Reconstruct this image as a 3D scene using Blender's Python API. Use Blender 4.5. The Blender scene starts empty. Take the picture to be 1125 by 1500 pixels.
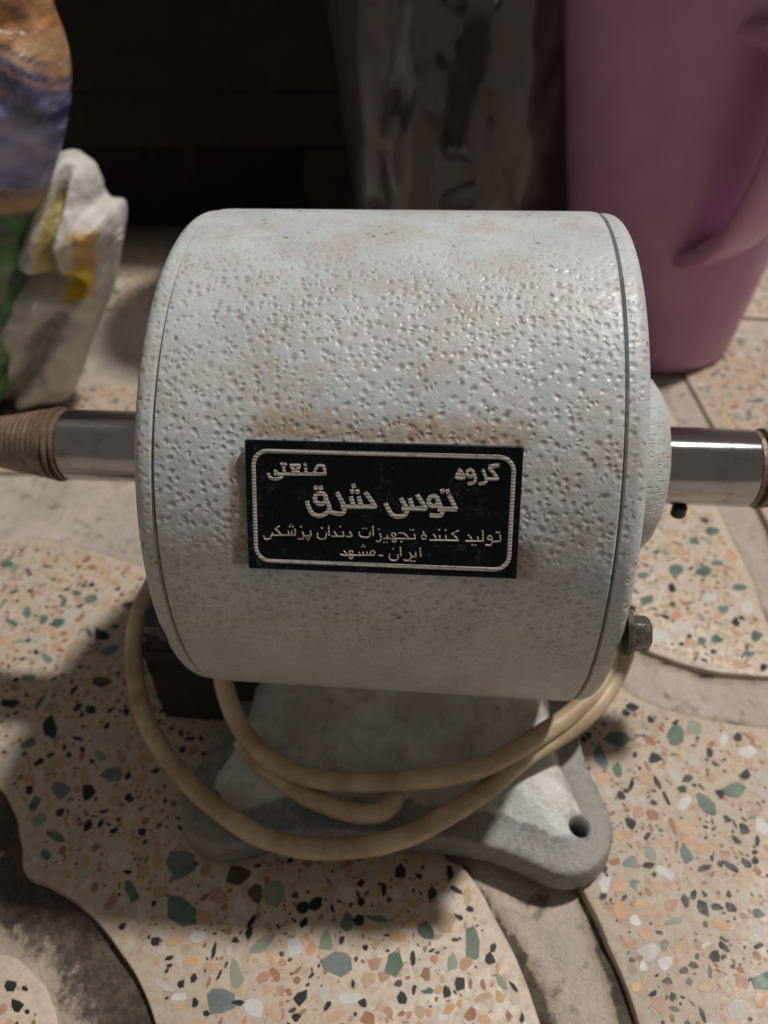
import bpy, bmesh, math, random
import numpy as np
from mathutils import Vector, Matrix, noise

S = 0.055                      # one model unit (the motor's radius) in metres
FL = 1.5                       # height of the motor axis above the floor, in units
sc = bpy.context.scene
COL = sc.collection
random.seed(7)

# ------------------------------------------------------------------ camera
FPX = 1081.0                   # focal length in photo pixels (1125 x 1500)
CAM = np.array([0.134, -2.632, 1.893 + FL])
_p, _y, _r, _d = 0.602, -0.099, -0.015, 0.0957
def _axes():
    cy, sy, cp, sp = math.cos(_y), math.sin(_y), math.cos(_p), math.sin(_p)
    f = np.array([sy*cp, cy*cp, -sp]); r0 = np.array([cy, -sy, 0]); u0 = np.cross(r0, f)
    a = r0*math.cos(_r) + u0*math.sin(_r); b = -r0*math.sin(_r) + u0*math.cos(_r)
    c, s = math.cos(_d), math.sin(_d)
    W = lambda v: np.array([v[0], v[1]*c + v[2]*s, v[2]*c - v[1]*s])
    return W(a), W(b), W(f)
AX, AY, AF = _axes()
cd = bpy.data.cameras.new('camera'); cam = bpy.data.objects.new('camera', cd); COL.objects.link(cam)
cam.matrix_world = Matrix(((AX[0], AY[0], -AF[0], CAM[0]*S), (AX[1], AY[1], -AF[1], CAM[1]*S),
                           (AX[2], AY[2], -AF[2], CAM[2]*S), (0, 0, 0, 1)))
cd.sensor_fit = 'AUTO'; cd.sensor_width = 36.0; cd.lens = FPX/1500*36
cd.clip_start = 0.005; cd.clip_end = 50
cd.dof.use_dof = True; cd.dof.focus_distance = 2.36*S; cd.dof.aperture_fstop = 17.0
sc.camera = cam
sc.render.resolution_x, sc.render.resolution_y = 768, 1024

# ------------------------------------------------------------------ light
world = bpy.data.worlds.new("World"); sc.world = world; world.use_nodes = True
bg = world.node_tree.nodes['Background']
bg.inputs['Color'].default_value = (1.0, 0.88, 0.75, 1); bg.inputs['Strength'].default_value = 0.15
ld = bpy.data.lights.new('ceiling_bulb', 'POINT'); lamp = bpy.data.objects.new('ceiling_bulb', ld); COL.objects.link(lamp)
LD = Vector((0.46, 0.23, 1.0)).normalized()
lamp.location = Vector((0, 0, FL*S)) + LD*1.9
ld.energy = 140.0; ld.color = (1.0, 0.945, 0.885); ld.shadow_soft_size = 0.058
vs = sc.view_settings; vs.view_transform = 'Standard'; vs.look = 'None'; vs.exposure = 0; vs.gamma = 1

# ------------------------------------------------------------------ helpers
def _ray(px, py): return AF + AX*(px-562.5)/FPX - AY*(py-750)/FPX
def at_z(px, py, z):           # where the sight line of a photo pixel meets a height above the floor
    r = _ray(px, py); return CAM + r*((z-CAM[2])/r[2])
def at_y(px, py, y):
    r = _ray(px, py); return CAM + r*((y-CAM[1])/r[1])
def depth(P): return float((np.asarray(P)-CAM) @ AF)
def to_px(P):
    d = np.asarray(P, float)-CAM; w = d @ AF
    return 562.5+FPX*(d @ AX)/w, 750-FPX*(d @ AY)/w

def thing(name, label, cat, loc=(0, 0, 0), group=None):
    o = bpy.data.objects.new(name, None); COL.objects.link(o)
    o.empty_display_size = 0.02; o.location = Vector(loc)*S
    o['label'] = label; o['category'] = cat
    if group: o['group'] = group
    return o

def mesh_obj(name, verts, faces, mat, parent=None, smooth=True, kind=None, label=None, mats=None, fmat=None, origin=(0, 0, 0)):
    me = bpy.data.meshes.new(name)
    og = Vector(origin)
    me.from_pydata([((Vector(v)-og)*S)[:] for v in verts], [], faces)
    for m in (mats or [mat]): me.materials.append(m)
    if fmat: me.polygons.foreach_set('material_index', fmat)
    if smooth: me.polygons.foreach_set('use_smooth', [True]*len(me.polygons))
    me.update()
    o = bpy.data.objects.new(name, me); COL.objects.link(o)
    o.location = og*S
    if parent:
        o.parent = parent
        ploc = Vector(parent.location); q = parent.parent
        while q: ploc += Vector(q.location); q = q.parent
        o.location = og*S-ploc
    if kind: o['kind'] = kind
    if label: o['label'] = label
    return o

def sharp(o, ang=35):
    o.data.set_sharp_from_angle(angle=math.radians(ang))
    return o

class MB:
    def __init__(s): s.v = []; s.f = []; s.m = []
    def add(s, v, f, mi=0):
        n = len(s.v); s.v += [tuple(x) for x in v]; s.f += [tuple(n+i for i in q) for q in f]; s.m += [mi]*len(f)
    def box(s, lo, hi, mi=0, b=0.0):
        x0, y0, z0 = lo; x1, y1, z1 = hi
        bm = bmesh.new(); bmesh.ops.create_cube(bm, size=1)
        for v in bm.verts:
            v.co = Vector(((x0+x1)/2+v.co.x*(x1-x0), (y0+y1)/2+v.co.y*(y1-y0), (z0+z1)/2+v.co.z*(z1-z0)))
        if b: bmesh.ops.bevel(bm, geom=bm.edges[:], offset=b, segments=2, affect='EDGES')
        bm.verts.index_update()
        s.add([v.co[:] for v in bm.verts], [[v.index for v in f.verts] for f in bm.faces], mi); bm.free()
    def lathe(s, prof, axis='x', n=64, c=(0, 0, 0), cap0=True, cap1=True, rf=None, mi=0):
        V = []; F = []
        for (t, r) in prof:
            for k in range(n):
                a = 2*math.pi*k/n
                rr = r if rf is None else rf(t, r, a)
                if axis == 'x': V.append((c[0]+t, c[1]+rr*math.cos(a), c[2]+rr*math.sin(a)))
                else: V.append((c[0]+rr*math.cos(a), c[1]+rr*math.sin(a), c[2]+t))
        for i in range(len(prof)-1):
            for k in range(n):
                k2 = (k+1) % n; F.append((i*n+k, i*n+k2, (i+1)*n+k2, (i+1)*n+k))
        if cap0: F.append(tuple(range(n-1, -1, -1)))
        if cap1: F.append(tuple((len(prof)-1)*n+k for k in range(n)))
        s.add(V, F, mi)
    def tube(s, pts, rad, n=12, cap=True):
        P = [Vector(p) for p in pts]; V = []; F = []
        up = Vector((0, 0, 1)); prev = None
        for i, p in enumerate(P):
            t = (P[min(i+1, len(P)-1)]-P[max(i-1, 0)]).normalized()
            if prev is None:
                x = t.cross(up)
                if x.length < 1e-3: x = t.cross(Vector((1, 0, 0)))
                x.normalize()
            else:
                x = (prev - t*prev.dot(t)).normalized()
            y = t.cross(x); prev = x
            r = rad(i/(len(P)-1)) if callable(rad) else rad
            for k in range(n):
                a = 2*math.pi*k/n; V.append(p + x*(r*math.cos(a)) + y*(r*math.sin(a)))
        for i in range(len(P)-1):
            for k in range(n):
                k2 = (k+1) % n; F.append((i*n+k, i*n+k2, (i+1)*n+k2, (i+1)*n+k))
        if cap: F.append(tuple(range(n-1, -1, -1))); F.append(tuple((len(P)-1)*n+k for k in range(n)))
        s.add(V, F)
    def build(s, name, mat, parent=None, **k):
        ang = k.pop('ang', 35)
        o = mesh_obj(name, s.v, s.f, mat, parent, fmat=s.m if k.get('mats') else None, **k)
        bm = bmesh.new(); bm.from_mesh(o.data); bmesh.ops.recalc_face_normals(bm, faces=bm.faces); bm.to_mesh(o.data); bm.free()
        return sharp(o, ang) if ang else o

def spline(pts, n=8, closed=False):
    P = [np.array(p, float) for p in pts]; out = []; N = len(P)
    rng = range(N if closed else N-1)
    for i in rng:
        if closed: p0, p1, p2, p3 = P[i-1], P[i], P[(i+1) % N], P[(i+2) % N]
        else: p0, p1, p2, p3 = P[max(i-1, 0)], P[i], P[i+1], P[min(i+2, N-1)]
        for k in range(n):
            t = k/n
            out.append(0.5*((2*p1)+(-p0+p2)*t+(2*p0-5*p1+4*p2-p3)*t*t+(-p0+3*p1-3*p2+p3)*t**3))
    if not closed: out.append(P[-1])
    return out

# ------------------------------------------------------------------ materials
class NT:
    def __init__(s, name):
        s.m = bpy.data.materials.new(name); s.m.use_nodes = True; s.t = s.m.node_tree; s.n = s.t.nodes
        s.b = s.n['Principled BSDF']; s.out = s.n['Material Output']
        tc = s.n.new('ShaderNodeTexCoord'); mp = s.n.new('ShaderNodeMapping'); mp.inputs['Scale'].default_value = (1/S,)*3
        s.l(tc.outputs['Object'], mp.inputs['Vector']); s.P = mp.outputs['Vector']
    def l(s, a, b): s.t.links.new(a, b)
    def setv(s, inp, v):
        if v is None: return
        if hasattr(v, 'links') or isinstance(v, bpy.types.NodeSocket): s.l(v, inp)
        else: inp.default_value = v
    def noise(s, scale, detail=3, rough=0.55, vec=None, dist=0.0):
        n = s.n.new('ShaderNodeTexNoise'); n.inputs['Scale'].default_value = scale; n.inputs['Detail'].default_value = detail
        n.inputs['Roughness'].default_value = rough; n.inputs['Distortion'].default_value = dist
        s.l(vec or s.P, n.inputs['Vector']); return n.outputs['Fac']
    def voro(s, scale, feature='F1', rnd=1.0, vec=None, out='Distance'):
        n = s.n.new('ShaderNodeTexVoronoi'); n.feature = feature; n.inputs['Scale'].default_value = scale
        n.inputs['Randomness'].default_value = rnd; s.l(vec or s.P, n.inputs['Vector']); return n.outputs[out] if out else n
    def math(s, op, a, b=None, c=None, clamp=False):
        n = s.n.new('ShaderNodeMath'); n.operation = op; n.use_clamp = clamp
        s.setv(n.inputs[0], a); s.setv(n.inputs[1], b); s.setv(n.inputs[2], c); return n.outputs[0]
    def ramp(s, v, lo, hi, a=0.0, b=1.0):       # smooth map range
        n = s.n.new('ShaderNodeMapRange'); n.interpolation_type = 'SMOOTHSTEP'
        s.setv(n.inputs['Value'], v); n.inputs['From Min'].default_value = lo; n.inputs['From Max'].default_value = hi
        n.inputs['To Min'].default_value = a; n.inputs['To Max'].default_value = b; return n.outputs['Result']
    def mix(s, f, a, b, mode='MIX'):
        n = s.n.new('ShaderNodeMix'); n.data_type = 'RGBA'; n.blend_type = mode
        for k, v in ((0, f), (6, a), (7, b)):
            if isinstance(v, tuple) and len(v) == 3: v = v+(1,)
            s.setv(n.inputs[k], v)
        return n.outputs[2]
    def sep(s, v=None):
        n = s.n.new('ShaderNodeSeparateXYZ'); s.l(v or s.P, n.inputs[0]); return n.outputs
    def bump(s, h, strength=0.5, dist=0.01, prev=None):
        n = s.n.new('ShaderNodeBump'); n.inputs['Strength'].default_value = strength; n.inputs['Distance'].default_value = dist*S
        s.l(h, n.inputs['Height'])
        if prev: s.l(prev, n.inputs['Normal'])
        return n.outputs['Normal']
    def fin(s, color=None, rough=None, metal=None, normal=None, spec=None):
        b = s.b.inputs
        if isinstance(color, tuple) and len(color) == 3: color = color+(1,)
        s.setv(b['Base Color'], color); s.setv(b['Roughness'], rough); s.setv(b['Metallic'], metal)
        s.setv(b['Normal'], normal); s.setv(b['Specular IOR Level'], spec)
        return s.m

def mat_paint(name, pits=True):
    m = NT(name)
    x, y, z = m.sep()
    zr = m.math('SUBTRACT', z, FL)
    phi = m.math('ARCTAN2', zr, m.math('MULTIPLY', y, -1.0))       # angle round the drum, 0 = horizontal front
    big = m.noise(2.3, 4)
    # hammered dimples: two sizes of cell
    cyl = m.n.new('ShaderNodeCombineXYZ'); m.l(x, cyl.inputs[0]); m.l(phi, cyl.inputs[1])
    wob = m.n.new('ShaderNodeVectorMath'); wob.operation = 'ADD'
    nz = m.n.new('ShaderNodeTexNoise'); nz.inputs['Scale'].default_value = 14; m.l(m.P, nz.inputs['Vector'])
    sc_ = m.n.new('ShaderNodeVectorMath'); sc_.operation = 'SCALE'; m.l(nz.outputs['Color'], sc_.inputs[0]); sc_.inputs['Scale'].default_value = 0.03
    m.l(cyl.outputs[0], wob.inputs[0]); m.l(sc_.outputs[0], wob.inputs[1]); V = wob.outputs[0]
    va = m.voro(27, vec=V, out=None); vb = m.voro(37, vec=V, out=None)
    va.voronoi_dimensions = '2D'; vb.voronoi_dimensions = '2D'
    ra = m.sep(va.outputs['Color'])[0]; rb = m.sep(vb.outputs['Color'])[0]
    rada = m.math('MULTIPLY_ADD', ra, 0.24, 0.24); radb = m.math('MULTIPLY_ADD', rb, 0.22, 0.24)
    pa = m.math('SUBTRACT', 1.0, m.math('DIVIDE', va.outputs['Distance'], rada), clamp=True)
    pb = m.math('SUBTRACT', 1.0, m.math('DIVIDE', vb.outputs['Distance'], radb), clamp=True)
    pa = m.math('MULTIPLY', m.ramp(pa, 0, 1), m.ramp(ra, -.05, .7)); pb = m.math('MULTIPLY', m.ramp(pb, 0, 1), m.ramp(rb, .45, .95))
    pit = m.math('MAXIMUM', pa, m.math('MULTIPLY', pb, .8))
    pm = m.math('MULTIPLY', m.ramp(phi, -0.26, 0.02), m.ramp(phi, 1.50, 1.12))
    pm = m.math('MULTIPLY_ADD', pm, .76, .20)
    pm = m.math('MULTIPLY', pm, m.ramp(big, .28, .5, .5, 1.0))
    if not pits: pm = m.math('MULTIPLY', pm, 0.75)
    pit = m.math('MULTIPLY', pit, pm)
    peel = m.noise(26, 2)
    fine = m.noise(150, 3, .7)
    h = m.math('SUBTRACT', m.math('MULTIPLY', peel, m.math('MULTIPLY_ADD', pm, .75, .12)), m.math('MULTIPLY', pit, 1.0))
    h = m.math('ADD', h, m.math('MULTIPLY', fine, .05))
    # colour: bluish grey enamel, dirt in the pits, soot grain, brown dust
    base = m.mix(m.ramp(m.noise(5, 4), .3, .7), (.475, .525, .56), (.555, .59, .605))
    base = m.mix(m.ramp(m.noise(14, 5, .7), .45, .75, 0, .35), base, (.47, .45, .40))
    base = m.mix(m.math('MULTIPLY', pit, m.ramp(m.noise(3.1, 2), .3, .65, .22, .70)), base, (.27, .245, .215))
    grain = m.math('MULTIPLY', m.ramp(m.noise(95, 4, .75), .52, .68), m.math('MAXIMUM', m.ramp(phi, .85, .45, 0, .8), m.ramp(phi, .95, 1.3, 0, .4)))
    grain = m.math('MULTIPLY', grain, m.ramp(m.noise(6, 3), .35, .62, .15, 1.0))
    base = m.mix(grain, base, (.19, .19, .20))
    low = m.ramp(phi, .20, -.15, 0, .6)                             # browner and darker towards the underside
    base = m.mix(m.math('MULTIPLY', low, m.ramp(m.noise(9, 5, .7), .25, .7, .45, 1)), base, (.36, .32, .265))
    grm = m.math('MULTIPLY', m.ramp(m.noise(3.2, 6, .72), .44, .64, 0, .62), m.ramp(m.noise(60, 3, .7), .35, .6, .35, 1))
    base = m.mix(grm, base, (.40, .345, .27))
    spk = m.math('MULTIPLY', m.ramp(m.voro(21), .26, .08), m.ramp(m.noise(6, 3), .50, .62))
    base = m.mix(m.math('MULTIPLY', spk, .75), base, (.13, .115, .10))
    if pits:
        # brown dust caught above the nameplate and the adhesive smear round it
        xm = m.math('MULTIPLY', m.ramp(x, -.54, -.40), m.ramp(x, .46, .34))
        dz = m.math('MULTIPLY', m.ramp(phi, .655, .68), m.ramp(m.math('ADD', phi, m.math('MULTIPLY', m.noise(9, 5, .7), -.16)), .70, .61))
        dz = m.math('MULTIPLY', m.math('MULTIPLY', xm, dz), m.ramp(m.noise(40, 4, .8), .3, .6, .3, .95))
        base = m.mix(dz, base, (.36, .27, .185))
        xr = m.math('MULTIPLY', m.ramp(x, -.545, -.525), m.ramp(x, .45, .40))
        pr = m.math('MULTIPLY', m.ramp(phi, .235, .26), m.ramp(m.math('ADD', phi, m.math('MULTIPLY', x, .25)), .50, .44))
        base = m.mix(m.math('MULTIPLY', m.math('MULTIPLY', xr, pr), m.ramp(m.noise(18, 3), .3, .6, .6, .95)), base, (.25, .205, .155))
    sp2 = m.ramp(m.noise(210, 2, .6), .56, .70, 0, .55)              # fine soot specks all over
    base = m.mix(m.math('MULTIPLY', sp2, m.ramp(m.noise(4, 4), .35, .65, .4, 1)), base, (.24, .24, .24))
    sp3 = m.ramp(m.noise(170, 2, .6), .60, .72, 0, .5)
    base = m.mix(sp3, base, (.62, .63, .62))
    chipm = m.ramp(m.noise(11, 3, .6), .735, .76)
    base = m.mix(m.math('MULTIPLY', chipm, m.ramp(phi, .5, .8)), base, (.20, .19, .175))
    rough = m.ramp(m.noise(30, 4, .7), .3, .7, .36, .56)
    nrm = m.bump(h, 0.44, 0.0105)
    return m.fin(base, rough, 0, nrm, .45)

def mat_simple(name, c1, c2, sc1=8, rough=(.4, .6), metal=0, bump=(60, .2, .005), spec=.5):
    m = NT(name)
    col = m.mix(m.ramp(m.noise(sc1, 5, .65), .3, .7), c1, c2)
    r = m.ramp(m.noise(sc1*2.3, 4), .3, .7, *rough)
    return m.fin(col, r, metal, m.bump(m.noise(bump[0], 4, .6), bump[1], bump[2]), spec)

M = {}
M['drum'] = mat_paint('hammered grey enamel')
M['cap'] = mat_paint('hammered grey enamel on caps', pits=False)

def mat_base():
    m = NT('worn enamel on cast alloy'); x, y, z = m.sep()
    n1 = m.noise(7, 7, .72); n2 = m.noise(30, 4, .7)
    paint = m.mix(m.ramp(m.noise(7, 4), .3, .7), (.50, .52, .52), (.62, .63, .61))
    metal = m.mix(m.ramp(n2, .3, .7), (.165, .17, .165), (.28, .285, .28))
    worn = m.math('ADD', m.ramp(z, .235, .175), m.math('MULTIPLY', m.math('SUBTRACT', n1, .5), 1.5), clamp=True)
    worn = m.ramp(worn, .42, .58)
    col = m.mix(worn, paint, metal)
    col = m.mix(m.ramp(m.noise(11, 6, .7), .50, .72, 0, .6), col, (.19, .165, .13))
    col = m.mix(m.ramp(m.noise(3, 6, .7), .42, .62, 0, .5), col, (.27, .235, .19))
    return m.fin(col, m.ramp(n2, .3, .7, .38, .6), 0, m.bump(m.noise(38, 4, .65), .5, .014), .5)
M['base'] = mat_base()

STEEL_ROT = 0.25
def mat_steel():
    m = NT('polished steel shaft')
    mp = m.n.new('ShaderNodeMapping'); mp.inputs['Scale'].default_value = (1.5, 60, 60); m.l(m.P, mp.inputs['Vector'])
    st = m.noise(3, 4, .6, vec=mp.outputs[0]); bl = m.noise(9, 5, .7)
    col = m.mix(m.ramp(bl, .5, .75, 0, .55), (.40, .39, .395), (.16, .13, .11))
    m.b.inputs['Anisotropic'].default_value = .92
    tg = m.n.new('ShaderNodeTangent'); tg.direction_type = 'RADIAL'; tg.axis = 'X'; m.l(tg.outputs[0], m.b.inputs['Tangent'])
    m.b.inputs['Anisotropic Rotation'].default_value = STEEL_ROT
    return m.fin(col, m.ramp(bl, .4, .8, .17, .30), 1.0)
M['steel'] = mat_steel()
M['thread'] = mat_simple('rusty brown spindle', (.15, .10, .07), (.27, .20, .145), 14, (.38, .6), .35, (50, .4, .008))
M['bolt'] = mat_simple('dull zinc bolt', (.24, .225, .20), (.07, .055, .045), 18, (.3, .5), .8, (30, .4, .01))
M['black'] = mat_simple('black steel and shaded bolts', (.012, .011, .011), (.02, .018, .017), 20, (.3, .5), 0, (50, .2, .004))
M['dark'] = mat_simple('plain dark brown', (.020, .015, .012), (.03, .022, .018), 10, (.4, .6), 0, (50, .2, .004))
M['cord'] = mat_simple('aged cream flex', (.56, .455, .31), (.33, .24, .145), 4.5, (.42, .6), 0, (40, .25, .006))

def mat_plate():
    m = NT('black anodised plate')
    d = m.math('MULTIPLY', m.ramp(m.noise(55, 5, .75), .48, .72), m.ramp(m.noise(8, 4, .65), .45, .62))
    col = m.mix(m.math('MULTIPLY', d, .38), (.0045, .0045, .006), (.10, .11, .13))
    return m.fin(col, m.ramp(m.noise(25, 4), .3, .7, .36, .55), 0, m.bump(m.noise(120, 3), .12, .003), .13)
M['plate'] = mat_plate()
def mat_letter():
    m = NT('engraved aluminium')
    mp = m.n.new('ShaderNodeMapping'); mp.inputs['Rotation'].default_value = (0, 0, 0); m.l(m.P, mp.inputs['Vector'])
    w = m.n.new('ShaderNodeTexWave'); w.wave_type = 'BANDS'; w.bands_direction = 'Z'; w.inputs['Scale'].default_value = 34
    w.inputs['Distortion'].default_value = 1.2; m.l(m.P, w.inputs['Vector'])
    f = w.outputs['Fac']
    col = m.mix(m.ramp(f, .2, .8), (.40, .375, .34), (.62, .58, .53))
    col = m.mix(m.ramp(m.noise(50, 4), .5, .7, 0, .5), col, (.15, .14, .13))
    return m.fin(col, .45, .25, m.bump(f, .3, .004))
M['letter'] = mat_letter()

def mat_cement():
    m = NT('grey cement groove')
    n1 = m.noise(1.5, 6, .7); n2 = m.noise(7, 6, .75, dist=.4); x, y, z = m.sep()
    col = m.mix(m.ramp(n1, .35, .65), (.54, .47, .405), (.44, .385, .335))
    col = m.mix(m.ramp(n2, .53, .72, 0, .85), col, (.13, .105, .085))
    at = m.n.new('ShaderNodeAttribute'); at.attribute_name = 'grime'
    g = m.math('ADD', at.outputs['Fac'], m.math('MULTIPLY', m.math('MULTIPLY', m.math('SUBTRACT', m.noise(5, 7, .78), .5), m.math('ADD', at.outputs['Fac'], .35)), 1.9))
    col = m.mix(m.math('MULTIPLY', m.ramp(g, .08, .4), .45), col, (.27, .195, .13))
    col = m.mix(m.ramp(g, .40, .72, 0, .93), col, m.mix(m.ramp(m.noise(16, 5, .8), .4, .62), (.035, .027, .022), (.10, .078, .06)))
    h = m.math('ADD', m.noise(9, 6, .7), m.math('MULTIPLY', m.noise(60, 4, .7), .35))
    return m.fin(col, m.ramp(n2, .3, .7, .55, .85), 0, m.bump(h, .7, .05), .3)
M['cement'] = mat_cement()

def mat_matrix():
    m = NT('cream terrazzo matrix')
    n1 = m.noise(1.3, 5, .6); n2 = m.noise(22, 5, .75); n3 = m.noise(70, 4, .8)
    col = m.mix(m.ramp(n1, .35, .65), (.545, .455, .37), (.50, .435, .365))
    col = m.mix(m.ramp(n2, .40, .66, 0, .7), col, (.40, .305, .22))
    v = m.voro(15, out=None); rc = m.sep(v.outputs['Color'])
    blob = m.ramp(v.outputs['Distance'], .42, .30)
    tint = m.mix(rc[1], (.50, .36, .22), (.56, .52, .46))
    tint = m.mix(m.ramp(rc[2], .6, .8), tint, (.36, .25, .17))
    col = m.mix(m.math('MULTIPLY', blob, m.ramp(rc[0], .35, .6, 0, .55)), col, tint)
    sp = m.math('MULTIPLY', m.ramp(m.voro(60), .28, .16), m.ramp(m.noise(8, 3), .5, .66))
    col = m.mix(m.math('MULTIPLY', sp, .8), col, (.09, .065, .045))
    col = m.mix(m.ramp(n3, .58, .74, 0, .5), col, (.22, .165, .115))
    dirt = m.ramp(m.noise(2.2, 6, .7), .56, .72, 0, .45)
    col = m.mix(dirt, col, (.21, .155, .11))
    return m.fin(col, m.ramp(n2, .3, .7, .36, .6), 0, m.bump(m.noise(45, 5, .7), .22, .012), .45)
M['matrix'] = mat_matrix()
def chip(name, a, b, r=(.38, .6)): return mat_simple(name, a, b, 6, r, 0, (70, .15, .006), .3)
CH = {
 'green': chip('green serpentine chip', (.06, .115, .09), (.14, .20, .16)),
 'pale': chip('pale green chip', (.20, .245, .185), (.27, .29, .22)),
 'slate': chip('grey blue chip', (.095, .13, .13), (.18, .215, .205)),
 'black': chip('black chip', (.013, .013, .017), (.03, .029, .031)),
 'dark': chip('dark brown chip', (.06, .045, .035), (.11, .08, .06)),
 'orange': chip('orange chip', (.47, .27, .14), (.54, .36, .22)),
 'tan': chip('tan chip', (.42, .29, .18), (.50, .36, .24)),
 'pink': chip('brick pink chip', (.36, .21, .15), (.44, .27, .20)),
 'rust': chip('rust brown chip', (.24, .115, .06), (.36, .19, .11)),
 'white': chip('white marble chip', (.50, .49, .49), (.60, .58, .56)),
 'grey': chip('grey marble chip', (.42, .39, .37), (.50, .46, .42)),
}
CK = list(CH)

# ------------------------------------------------------------------ floor
def ground_pts(pts): return [at_z(x, y, 0)[:2] for x, y in pts]
PANELS = {
 'front': [(-300, 770), (-100, 785), (0, 788), (60, 790), (110, 800), (200, 826), (330, 880), (470, 960), (560, 1060), (612, 1160), (640, 1225), (652, 1254), (664, 1263), (678, 1268),
           (700, 1298), (722, 1335), (743, 1375), (760, 1410), (776, 1450), (792, 1500), (802, 1545), (815, 1640), (700, 1700), (500, 1700), (240, 1690),
           (240, 1580), (232, 1520), (222, 1480), (208, 1447), (188, 1412), (165, 1380), (140, 1348), (112, 1320), (75, 1298), (42, 1284), (32, 1268), (30, 1240), (22, 1195), (8, 1165), (-20, 1140), (-90, 1115), (-300, 1100)],
 'right': [(905, 1003), (935, 1022), (980, 1039), (1030, 1051), (1080, 1060), (1140, 1067), (1300, 1075), (1400, 1300), (1400, 1650), (1100, 1700), (990, 1690), (958, 1580), (936, 1500), (918, 1450), (897, 1398), (872, 1340), (846, 1288), (815, 1210), (790, 1120), (800, 1040), (850, 1000)],
 'rear_right': [(925, 938), (955, 955), (1010, 975), (1060, 985), (1120, 990), (1150, 985), (1138, 945), (1118, 893), (1098, 838), (1068, 778), (1040, 715), (1008, 650), (980, 598), (950, 560), (880, 540), (760, 560), (700, 700), (760, 850), (850, 920)],
 'far_right': [(1003, 540), (1030, 508), (1060, 496), (1130, 493), (1400, 495), (1500, 900), (1320, 960), (1200, 930), (1175, 880), (1135, 785), (1096, 712), (1060, 650), (1028, 592)],
 'back_right': [(700, 470), (860, 462), (1040, 460), (1400, 462), (1500, 330), (600, 320), (600, 420)],
 'back_left': [(-400, 455), (-100, 452), (250, 452), (420, 455), (520, 420), (480, 330), (-600, 330)],
 'left': [(-400, 566), (-100, 562), (120, 560), (230, 566), (420, 580), (560, 610), (540, 668), (400, 682), (200, 688), (0, 690), (-400, 695)],
 'corner': [(-60, 1400), (-10, 1394), (28, 1404), (58, 1432), (78, 1468), (86, 1505), (84, 1580), (60, 1660), (-60, 1700), (-200, 1600), (-180, 1450)],
}
outlines = {}
def inset(poly, d):
    P = np.array(poly); A = np.roll(P, 1, 0); B = np.roll(P, -1, 0)
    t = B-A; t /= np.linalg.norm(t, axis=1)[:, None]+1e-9
    ar = 0.5*np.sum(P[:, 0]*B[:, 1]-B[:, 0]*P[:, 1])
    n = np.stack([-t[:, 1], t[:, 0]], -1)*(1 if ar > 0 else -1)
    return P+n*d
FLOOR = bpy.data.objects.new('floor', bpy.data.meshes.new('floor')); COL.objects.link(FLOOR)
FLOOR['kind'] = 'structure'; FLOOR['label'] = 'grooved cement and terrazzo tiled floor'
PAN = {}
for nm, px in PANELS.items():
    ol = spline(ground_pts(px), 4, True)
    ol = np.array([p + 0.007*np.array([noise.noise((p[0]*9, p[1]*9, 1)), noise.noise((p[0]*9, p[1]*9, 5))]) for p in ol])
    if 0.5*np.sum(ol[:, 0]*np.roll(ol[:, 1], -1)-np.roll(ol[:, 0], -1)*ol[:, 1]) < 0: ol = ol[::-1]
    outlines[nm] = ol
    r0 = inset(ol, .013); r1 = inset(ol, .004); n = len(ol)
    V = [(p[0], p[1], 0.0) for p in r0]+[(p[0], p[1], -.005) for p in r1]+[(p[0], p[1], -.017) for p in ol]+[(p[0], p[1], -.09) for p in ol]
    F = [tuple(range(n))]
    for k in range(3):
        for i in range(n):
            j = (i+1) % n; F.append((k*n+i, (k+1)*n+i, (k+1)*n+j, k*n+j))
    c = ol.mean(0)
    mb = MB(); mb.add(V, F); PAN[nm] = mb.build('terrazzo_tile', M['matrix'], FLOOR, ang=40)

def pip(P, poly):
    x, y = P[:, 0], P[:, 1]; ins = np.zeros(len(P), bool); X, Y = poly[:, 0], poly[:, 1]; j = len(poly)-1
    for i in range(len(poly)):
        c = ((Y[i] > y) != (Y[j] > y)) & (x < (X[j]-X[i])*(y-Y[i])/(Y[j]-Y[i]+1e-12)+X[i]); ins ^= c; j = i
    return ins

# the cement bed under the tiles; dirt gathers along the tile edges
xs = np.concatenate([[-14, -8, -5, -3.6], np.arange(-3, 3.0, .035), [3.2, 4.5, 8, 14]]); ys = np.concatenate([[-8, -4, -2.9], np.arange(-2.4, 1.6, .035), [1.8, 2.5, 4, 6, 9, 14]])
gx, gy = np.meshgrid(xs, ys, indexing='ij'); G = np.stack([gx.ravel(), gy.ravel()], -1)
dist = np.full(len(G), 9.0)
for nm, ol in outlines.items():
    A = ol; AB = np.roll(ol, -1, 0)-ol; L2 = (AB**2).sum(1)+1e-12
    for i in range(len(ol)):
        t = np.clip(((G-A[i]) @ AB[i])/L2[i], 0, 1); d = np.linalg.norm(G-A[i]-t[:, None]*AB[i], axis=1)
        if nm != 'corner': dist = np.minimum(dist, d)
left = 1/(1+np.exp((G[:, 0]+.55)/.05))*1/(1+np.exp((G[:, 1]+.35)/.06))
chan = 1/(1+np.exp(-(G[:, 0]-.05)/.05))*1/(1+np.exp((G[:, 1]+1.35)/.10))
gr = np.exp(-(dist/.27)**2)*left*1.0 + np.exp(-(dist/.075)**2)*chan*.8 + np.exp(-(dist/.045)**2)*.62
hz = np.array([+.018*noise.noise((p[0]*3.1, p[1]*3.1, 2))+.012*noise.noise((p[0]*9, p[1]*9, 7)) for p in G])
ny_ = len(ys)
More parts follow.
